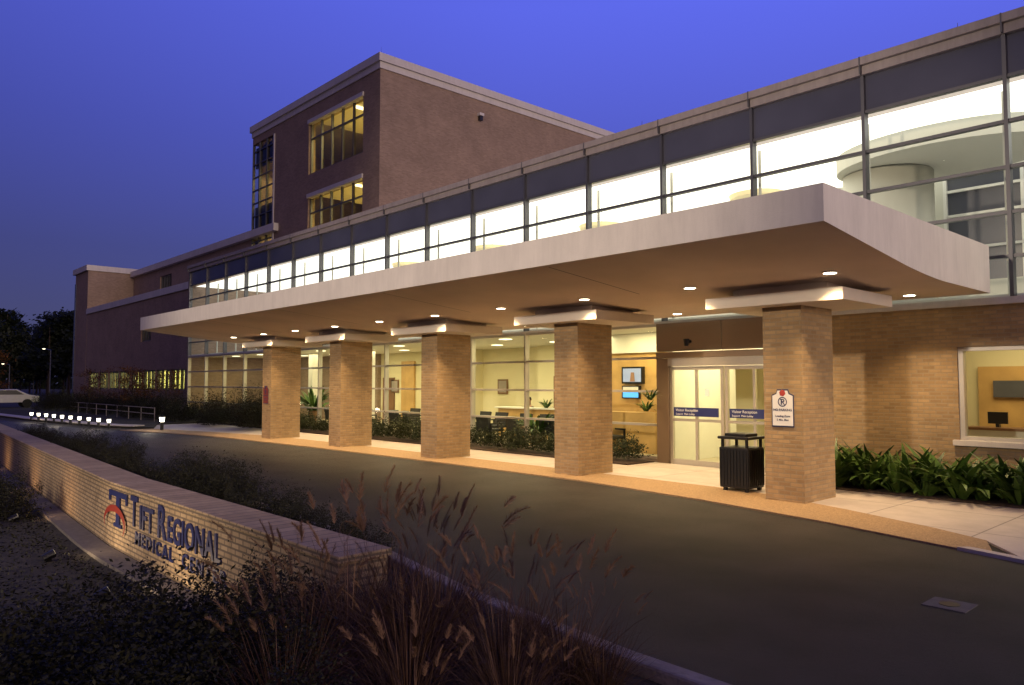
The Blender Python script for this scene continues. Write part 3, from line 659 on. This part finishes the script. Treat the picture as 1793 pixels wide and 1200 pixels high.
# ---------------------------------------------------------------- vegetation
def leafbush(name,n,rx_,ry_,rz_,leaf,mat,seed):
    rd=random.Random(seed); b=MB(); off=Vector((seed*3.1,0,0))
    for i in range(n):
        d=Vector((rd.gauss(0,1),rd.gauss(0,1),rd.gauss(0,1))).normalized()
        if d.z<-.3: d.z*=-1
        k=.72+.45*noise.noise(d*2.2+off)+.16*noise.noise(d*6+off)
        r=k*(rd.random()**.28)
        if rd.random()<.07: r*=1.15
        p=Vector((d.x*rx_*r,d.y*ry_*r,max(.01,(d.z*.85+.35)*rz_*r+.05)))
        a=Vector((rd.gauss(0,1),rd.gauss(0,1),rd.gauss(0,.7))).normalized(); c=a.orthogonal().normalized()
        c=(Matrix.Rotation(rd.random()*6.28,3,a)@c)
        l=leaf*rd.uniform(.6,1.3); w_=l*.42
        b.quad(p-a*l*.5,p+c*w_*.5,p+a*l*.5,p-c*w_*.5)
    return b.obj(name,mat,origin=(0,0,0))
def mkshrub(nm,label,group,seed,n,rx_,ry_,rz_,leaf,mat):
    o=leafbush(nm,n,rx_,ry_,rz_,leaf,mat,seed); tag(o,label,'shrub',group); return o
protoD=[mkshrub('shrub','dark rounded evergreen shrub in a mulched bed','shrubs around the sign wall',s,9000,.9,.9,1.0,.042,'shrubdk') for s in (1,2,3)]
protoL=[mkshrub('shrub','low dark shrub planted along the lobby windows','shrubs along the lobby windows',s,1500,.6,.45,.62,.07,'shrub') for s in (4,5)]
def put(p,x,y,z,s,r=None,lab=None):
    o=dup(p,(x,y,z),random.random()*6.28 if r is None else r,s)
    if lab:o['label']=lab
    return o
rd=random.Random(5)
front=[(-6.7,2.2,.52),(-6.1,1.9,.68),(-7.3,1.4,.55),(-6.6,1.1,.75),(-5.6,1.2,.85),(-5.5,2.2,.8),(-8.5,1.7,.36),(-8.4,.9,.5),(-7.4,.4,.75),(-9.5,1.0,.4),(-9.2,.2,.62),(-10.8,.8,.38),(-10.3,-.1,.6),(-5.1,1.7,.95),(-4.7,.8,.85),(-6.2,.1,.9),(-17.2,2.7,1.0),(-18.4,2.3,.95),(-11.6,.2,.55),(-5.0,-.1,.8),(-19.8,2.5,.9),(-12.7,-.3,.7),(-15,.2,.8),(-7.0,-.6,.9),(-5.6,2.75,.8),(-4.1,1.2,.75),(-6.2,3.0,.66),(-12.8,.9,.4),(-14.4,1.4,.45),(-16.2,1.5,.75),(-21.5,2.9,.9),(-4.5,2.0,.75),(-3.6,.9,.6),(-3.5,1.8,.6),(-13.8,.4,.6),(-8.3,-.3,.8),(-9.4,-.8,.85)]
for x,y,s in front: put(rd.choice(protoD),x,y,th(x,y)-.12,s)
x=-7.0
while x>-31:
    y=4.35+woff(x)+rd.uniform(-.05,.1)
    if x<-8.5: y+=.1
    put(rd.choice(protoD),x,y,-.12,rd.uniform(.5,.7)); x-=rd.uniform(.75,1.0)
for x in (-11.6,-12.5,-13.6,-18.5,-22): put(protoD[0],x,4.85+woff(x),-.05,.75)
x=-11.5
while x>-40:
    put(rd.choice(protoL),x,14.25+rd.uniform(-.15,.1),.05,rd.uniform(.8,1.2)); x-=rd.uniform(.6,.85)
for x,y,s in [(-29.5,13.2,1.6),(-31,13.6,1.4),(-34.5,13.5,1.5),(-37,12.8,1.3),(-40,13,1.5),(-43,12.6,1.3),(-46,14,1.4),(-50,14,1.5),(-54,14,1.2),(-58,14,1.5),(-62,13,1.3),(-66,14,1.5),(-33,12.8,1.0),(-49,12.5,1.2),(-53,12.0,1.3),(-58,11.5,1.3)]:
    put(protoD[1],x,y,0,s,lab='dark rounded shrub on the island by the brick wing')
for p in protoD+protoL: bpy.data.objects.remove(p)

def ribbon(b,p,dirv,length,width,droop,seg,rdm,twist=0):
    d=Vector(dirv).normalized(); side=d.cross(Vector((0,0,1))); side=side.normalized() if side.length>.01 else Vector((1,0,0))
    side=Matrix.Rotation(twist,3,d)@side
    i=len(b.v)
    for k in range(seg+1):
        t=k/seg; wd=width*(math.sin(math.pi*min(.98,t*.85+.12)))
        b.v.append(tuple(p-side*wd/2)); b.v.append(tuple(p+side*wd/2))
        p=p+d*length/seg; d=(d+Vector((0,0,-droop/seg))).normalized()
    for k in range(seg):
        b.f.append((i+2*k,i+2*k+1,i+2*k+3,i+2*k+2)); b.mi.append(b.m)
    return p,d
def broad(seed):
    r=random.Random(seed); b=MB()
    for i in range(46):
        a=r.random()*6.28; el=r.uniform(.9,2.8); rad=r.random()*.12
        ribbon(b,Vector((math.cos(a)*rad,math.sin(a)*rad,0)),(math.cos(a),math.sin(a),el),r.uniform(.45,.85),r.uniform(.06,.10),r.uniform(.7,2.0),6,r,r.uniform(-.6,.6))
    o=b.obj('leafy_plant','asp',origin=(0,0,0),smooth=True); tag(o,'leafy green cast iron plant in the bed at the brick wall','plant','leafy plants along the brick wall'); return o
pb=[broad(i) for i in (11,12,13)]
x=-6.95
while x<1.5:
    for y in (13.6,14.1,14.5):
        dup(rd.choice(pb),(x+rd.uniform(-.15,.15),y+rd.uniform(-.1,.1),.05),rd.random()*6.28,rd.uniform(.85,1.3))
    x+=.46
for x,y,z,s,lab in ((-15.9,15.6,.35,1.1,'tall potted leafy plant inside the lobby windows'),(-12.75,16.7,1.13,.5,'trailing plant on the lobby counter'),(-26.3,15.7,.5,1.4,'tall potted leafy plant inside the lobby windows'),(-29.9,15.9,.7,1.7,'tall potted leafy plant inside the lobby windows'),(-18.3,18.45,1.05,.5,'trailing plant on the lobby counter'),(-10.95,14.5,1.5,.42,'small leafy plant hung by the entrance doors')):
    o=dup(pb[0],(x,y,z),1,s); o['label']=lab; o['group']='potted plants in the lobby'
    if 'potted' in lab:
        p=MB(); p.cyl((x,y,.012),(x,y,z+.02),.16,.2,16); q=p.obj('plant_pot','wooddk'); tag(q,'round brown plant pot on the lobby floor','plant pot','plant pots in the lobby')
for p in pb: bpy.data.objects.remove(p)

def clump(seed):
    r=random.Random(seed)
    b=MB()
    for i in range(620):
        a=r.random()*6.28; rad=r.random()*.2; el=r.uniform(1.0,5)
        ribbon(b,Vector((math.cos(a)*rad,math.sin(a)*rad,0)),(math.cos(a),math.sin(a),el),r.uniform(.35,.9),r.uniform(.0025,.006),r.uniform(.5,2.8),5,r,r.uniform(-1,1))
    o=b.obj('ornamental_grass','blade',origin=(0,0,0)); tag(o,'clump of dry reddish ornamental grass with feathery plumes','ornamental grass','ornamental grass clumps beside the kerb')
    b=MB()
    for i in range(14):
        a=r.random()*6.28; rad=r.random()*.12; el=r.uniform(2,8)
        p,d=ribbon(b,Vector((math.cos(a)*rad,math.sin(a)*rad,0)),(math.cos(a),math.sin(a),el),r.uniform(.6,1.0),.0035,r.uniform(.1,.8),5,r)
        L_=r.uniform(.10,.24); wdn=r.uniform(.6,1.3)
        for k in range(110):
            t=k/110; q=p+d*L_*t
            d=(d+Vector((0,0,-.004))).normalized()
            rr=Vector((r.gauss(0,1),r.gauss(0,1),r.gauss(0,1))).normalized()*.6*wdn+d*1.0
            rr.normalize(); s=rr.orthogonal().normalized(); l=.055*(1-.6*t)*r.uniform(.4,1.3); wv=.0019
            b.quad(q-s*wv,q+s*wv,q+rr*l+s*wv*.3,q+rr*l-s*wv*.3)
    b.obj('plume','plume',o,origin=(0,0,0)); return o
cp=[clump(i) for i in (21,22,23)]
for i,(x,y,s) in enumerate([(-3.35,3.55,.78),(-3.75,3.35,.82),(-4.35,3.25,.98),(-4.8,2.85,1.05),(-3.95,1.95,.8),(-4.5,2.35,.92),(-3.3,3.0,.76),(-5.1,3.35,1.05),(-3.7,2.6,.82),(-3.1,3.6,.62),(-2.95,2.75,.6),(-4.15,2.9,.95),(-3.2,2.3,.62),(-5.1,2.75,.8),(-4.7,3.6,.9),(-3.9,3.75,.72)]):
    dup(cp[i%3],(x,y,th(x,y)-.03),rd.random()*6.28,s)
for p in cp: rmtree(p)
b=MB(); r=random.Random(3)
for i in range(26000):
    x=r.uniform(-20,-1.5); y=r.uniform(-2.5,3.0+woff(x)) if x<-5 else r.uniform(-2,3.8)
    if r.random()<.5 and noise.noise(Vector((x*.8,y*.8,3)))<-.05: continue
    z=th(x,y)+r.random()**2*.10+.01
    a=Vector((r.gauss(0,1),r.gauss(0,1),r.gauss(0,.5))).normalized(); c=a.orthogonal().normalized(); l=r.uniform(.03,.065)
    p=Vector((x,y,z)); b.quad(p-a*l*.5,p+c*l*.25,p+a*l*.5,p-c*l*.25)
o=b.obj('ground_cover_plants','shrubdk',origin=(0,0,0)); o['kind']='stuff'; o['label']='low creeping plants and leaves covering the mulched bed'; o['category']='ground cover'

def tree(name,label,group,seed,h,cr,mat,kind='pine',leaf=.3,n=2600):
    r=random.Random(seed); t=thing(name,label,'tree',(0,0,0),group)
    b=MB(); b.cyl((0,0,-.1),(r.uniform(-.2,.2),0,h*.95),h*.018,h*.005,8)
    cl=[]; nb=20 if kind=='pine' else 12
    for i in range(nb):
        z=h*(.30+.66*i/nb); a=r.random()*6.28
        l=cr*(1-.5*(i/nb))*r.uniform(.6,1.05); e=Vector((math.cos(a)*l,math.sin(a)*l,z+l*.25))
        b.cyl((0,0,z-.2),e,h*.006,h*.002,5); cl.append((e,l)); cl.append((e*.6+Vector((0,0,z))*.4,l))
    b.obj('trunk','bark',t,origin=(0,0,0))
    b=MB()
    for i in range(n):
        e,l=r.choice(cl); p=e+Vector((r.gauss(0,.16*cr),r.gauss(0,.16*cr),r.gauss(0,.09*cr)))
        a=Vector((r.gauss(0,1),r.gauss(0,1),r.gauss(0,1))).normalized(); c=a.orthogonal().normalized(); s=leaf*r.uniform(.5,1.3)
        b.quad(p-a*s*.5,p+c*s*.3,p+a*s*.5,p-c*s*.3)
    b.obj('crown',mat,t,origin=(0,0,0)); return t
tp=[tree('pine_tree','tall dark pine tree silhouetted against the dusk sky','pine trees beyond the car park',s,11.5,4.0,'pine',leaf=.6,n=4200) for s in (31,32,33)]
for i in range(24):
    fd=r.uniform(100,145); ang=-.76+.19*(i/23)+r.uniform(-.012,.012); rt=fd*ang
    X=.6775*rt-.7355*fd; Y=.7355*rt+.6775*fd
    dup(tp[i%3],(X,Y,0),r.random()*6,r.uniform(.55,1.15))
for p in tp: rmtree(p)
ts=[tree('small_tree','small autumn tree with thin orange brown foliage','small trees by the brick wing',s,3.2,1.2,'autumn',kind='o',leaf=.1,n=1100) for s in (41,42)]
for i,(X,Y,s) in enumerate(((-62,8.5,1.5),(-64,5,1.4),(-52,13.2,.9),(-47,13.6,.9),(-44,12.8,.85),(-57,13.8,.9),(-68,3,1.7),(-40.5,13.3,.8))):
    dup(ts[i%2],(X,Y,0),i,s)
for p in ts: rmtree(p)
b=MB(); 
for i in range(9000):
    a=r.uniform(-1.0,.3); fd=r.uniform(230,260); rt=fd*a; X=.6775*rt-.7355*fd; Y=.7355*rt+.6775*fd
    zz=abs(r.gauss(0,1))*(2.6+1.8*noise.noise(Vector((a*14,0,0)))); p=Vector((X,Y,zz)); a_=Vector((r.gauss(0,1),r.gauss(0,1),r.gauss(0,1))).normalized(); c=a_.orthogonal().normalized(); s=r.uniform(1,2.4)
    b.quad(p-a_*s*.5,p+c*s*.4,p+a_*s*.5,p-c*s*.4)
o=b.obj('distant_woods','pine',origin=(0,0,0)); o['kind']='stuff'; o['label']='dark far off woods along the horizon'; o['category']='woods'

# ---------------------------------------------------------------- bollard lights
def bollard(x,y,s=1,lab='short bollard light with glowing white head beside the path'):
    t=thing('bollard_light',lab,'bollard light',(x,y,.1),'bollard lights along the path')
    b=MB(); b.cyl((x,y,.06),(x,y,.34*s),.06*s,.06*s,12); b.obj('bollard_post','black',t)
    b=MB(); b.cyl((x,y,.50*s),(x,y,.545*s),.12*s,.09*s,12); b.obj('bollard_cap','black',t)
    b=MB(); b.cyl((x,y,.34*s),(x,y,.50*s),.07*s,.09*s,12); b.obj('lens','bulb',t)
for k in range(10):
    bollard(-33.9-k*1.15,8.95-.09*k,.85)
bollard(-31.4,10.2,1.1)
for x,y in ((-31.4,9.9),(-35,8.7),(-39,8.3),(-43,8.0)): light('POINT','bollard_lamp',(x,y-.2,.6),16,(1,.85,.6),shadow_soft_size=.1)
rl=thing('handrail','low grey metal handrail beside the path','railing',(-45,12,0))
bx('rail','coping',rl,-54,-38,11.985,12.015,.70,.73); bx('rail','coping',rl,-54,-38,11.985,12.015,.42,.45)
for k in range(9): bx('rail_post','coping',rl,-54+k*2-.02,-54+k*2+.02,11.987,12.013,.08,.70)
for i,(fd,px,h) in enumerate(((85,88,5.6),(120,118,4.5),(95,17,4.2),(110,60,4))):
    rt=fd*(px-896.5)/1330; X=.6775*rt-.7355*fd; Y=.7355*rt+.6775*fd
    t=thing('street_lamp','slender street lamp with small lit head in the car park','street lamp',(X,Y,0),'street lamps in the car park')
    b=MB(); b.cyl((X,Y,0),(X,Y,h),.08,.05,8); b.cyl((X,Y,h-.03),(X+1.2,Y-.9,h+.1),.05,.04,6); b.obj('pole','frame',t)
    b=MB(); b.cyl((X+1.2,Y-.9,h+.08),(X+1.2,Y-.9,h-.0),.16,.10,10); b.obj('lamp_head','tube',t)
cx,cy=-70,11.0
cr=thing('parked_car','pale parked saloon car with lit headlights in the car park','car',(cx,cy,0))
b=MB(); pr=[(-2.2,.35),(-2.25,.75),(-1.3,.95),(-.7,1.4),(.7,1.42),(1.5,1.0),(2.2,.9),(2.25,.4)]
b.prism([(cy+p[0],p[1]) for p in pr],cx-.85,cx+.85); b.obj('body','carpaint',cr,bevel=.05)
b=MB(); b.quad((cx+.86,cy-1.1,1.0),(cx+.86,cy+1.2,1.0),(cx+.86,cy+.65,1.34),(cx+.86,cy-.65,1.34)); b.obj('window','black',cr)
b=MB(); b.quad((cx-.72,cy-1.28,.985),(cx+.72,cy-1.28,.985),(cx+.66,cy-.80,1.355),(cx-.66,cy-.80,1.355)); b.obj('windscreen','black',cr)
for wy_ in (-1.4,1.4):
    for sx_ in (-.8,.72):
        b=MB(); b.cyl((cx+sx_,cy+wy_,.33),(cx+sx_+.2,cy+wy_,.33),.33,.33,16); b.obj('wheel','rubber',cr)
for s in (-.6,.6):
    b=MB(); b.cyl((cx+s,cy-2.2,.68),(cx+s,cy-2.27,.68),.12,.12,12); b.obj('headlight','bulb',cr)

# ---------------------------------------------------------------- person behind the reception desk
def skinfig(name,joints,edges,mat,parent,origin):
    me=bpy.data.meshes.new(name); me.from_pydata([j[0] for j in joints],edges,[]); ob=bpy.data.objects.new(name,me); COL.objects.link(ob)
    sk=ob.modifiers.new('Skin','SKIN'); sb=ob.modifiers.new('Sub','SUBSURF'); sb.levels=2; sb.render_levels=2
    for i,j in enumerate(joints):
        me.skin_vertices[0].data[i].radius=(j[1],j[1] if len(j)<3 else j[2])
    me.skin_vertices[0].data[0].use_root=True
    bpy.context.view_layer.update()
    m2=bpy.data.meshes.new_from_object(ob.evaluated_get(bpy.context.evaluated_depsgraph_get())); bpy.data.objects.remove(ob)
    m2.materials.clear(); m2.materials.append(M[mat])
    for p in m2.polygons: p.use_smooth=True
    o=bpy.data.objects.new(name,m2); COL.objects.link(o); place(o,origin,parent); return o
px_,py_=-19.95,19.1
pe=thing('person','person in dark clothes sitting behind the reception desk','person',(px_,py_,.012))
J=[((0,.05,.50),.13),((0,.10,.75),.12),((0,.12,1.0),.14),((0,.12,1.10),.06),((0,.10,1.20),.085),((0,.09,1.28),.095),((0,.10,1.36),.07),
   ((.10,.0,.50),.09),((.12,-.42,.52),.06),((.12,-.44,.1),.045),((.12,-.6,.05),.035),
   ((-.10,.0,.50),.09),((-.12,-.42,.52),.06),((-.12,-.44,.1),.045),((-.12,-.6,.05),.035),
   ((.19,.12,1.0),.055),((.24,.05,.75),.042),((.16,-.2,.66),.032),((.12,-.28,.64),.028),
   ((-.19,.12,1.0),.055),((-.24,.05,.75),.042),((-.16,-.2,.66),.032),((-.12,-.28,.64),.028)]
E=[(0,1),(1,2),(2,3),(3,4),(4,5),(5,6),(0,7),(7,8),(8,9),(9,10),(0,11),(11,12),(12,13),(13,14),(2,15),(15,16),(16,17),(17,18),(2,19),(19,20),(20,21),(21,22)]
skinfig('body',J,E,'skin',pe,(px_,py_,.012))
JS=[((0,.05,.52),.145),((0,.10,.75),.135),((0,.12,1.0),.155),((.19,.12,1.0),.068),((.24,.05,.75),.054),((.17,-.17,.67),.042),((-.19,.12,1.0),.068),((-.24,.05,.75),.054),((-.17,-.17,.67),.042)]
skinfig('shirt',JS,[(0,1),(1,2),(2,3),(3,4),(4,5),(2,6),(6,7),(7,8)],'shirt',pe,(px_,py_,.012))
JT=[((0,.05,.50),.145),((.10,.0,.50),.102),((.12,-.42,.52),.072),((.12,-.44,.12),.056),((-.10,.0,.50),.102),((-.12,-.42,.52),.072),((-.12,-.44,.12),.056)]
skinfig('trousers',JT,[(0,1),(1,2),(2,3),(0,4),(4,5),(5,6)],'trouser',pe,(px_,py_,.012))
skinfig('hair',[((0,.14,1.22),.085),((0,.13,1.31),.10),((0,.10,1.39),.075)],[(0,1),(1,2)],'hair',pe,(px_,py_,.012))

light('SPOT','car_park_floodlight',(-9,-22,9),23000,(1,.80,.60),(-15,9,6.4),spot_size=R(47),spot_blend=.6,shadow_soft_size=.5)
print('DONE',len(bpy.data.objects))
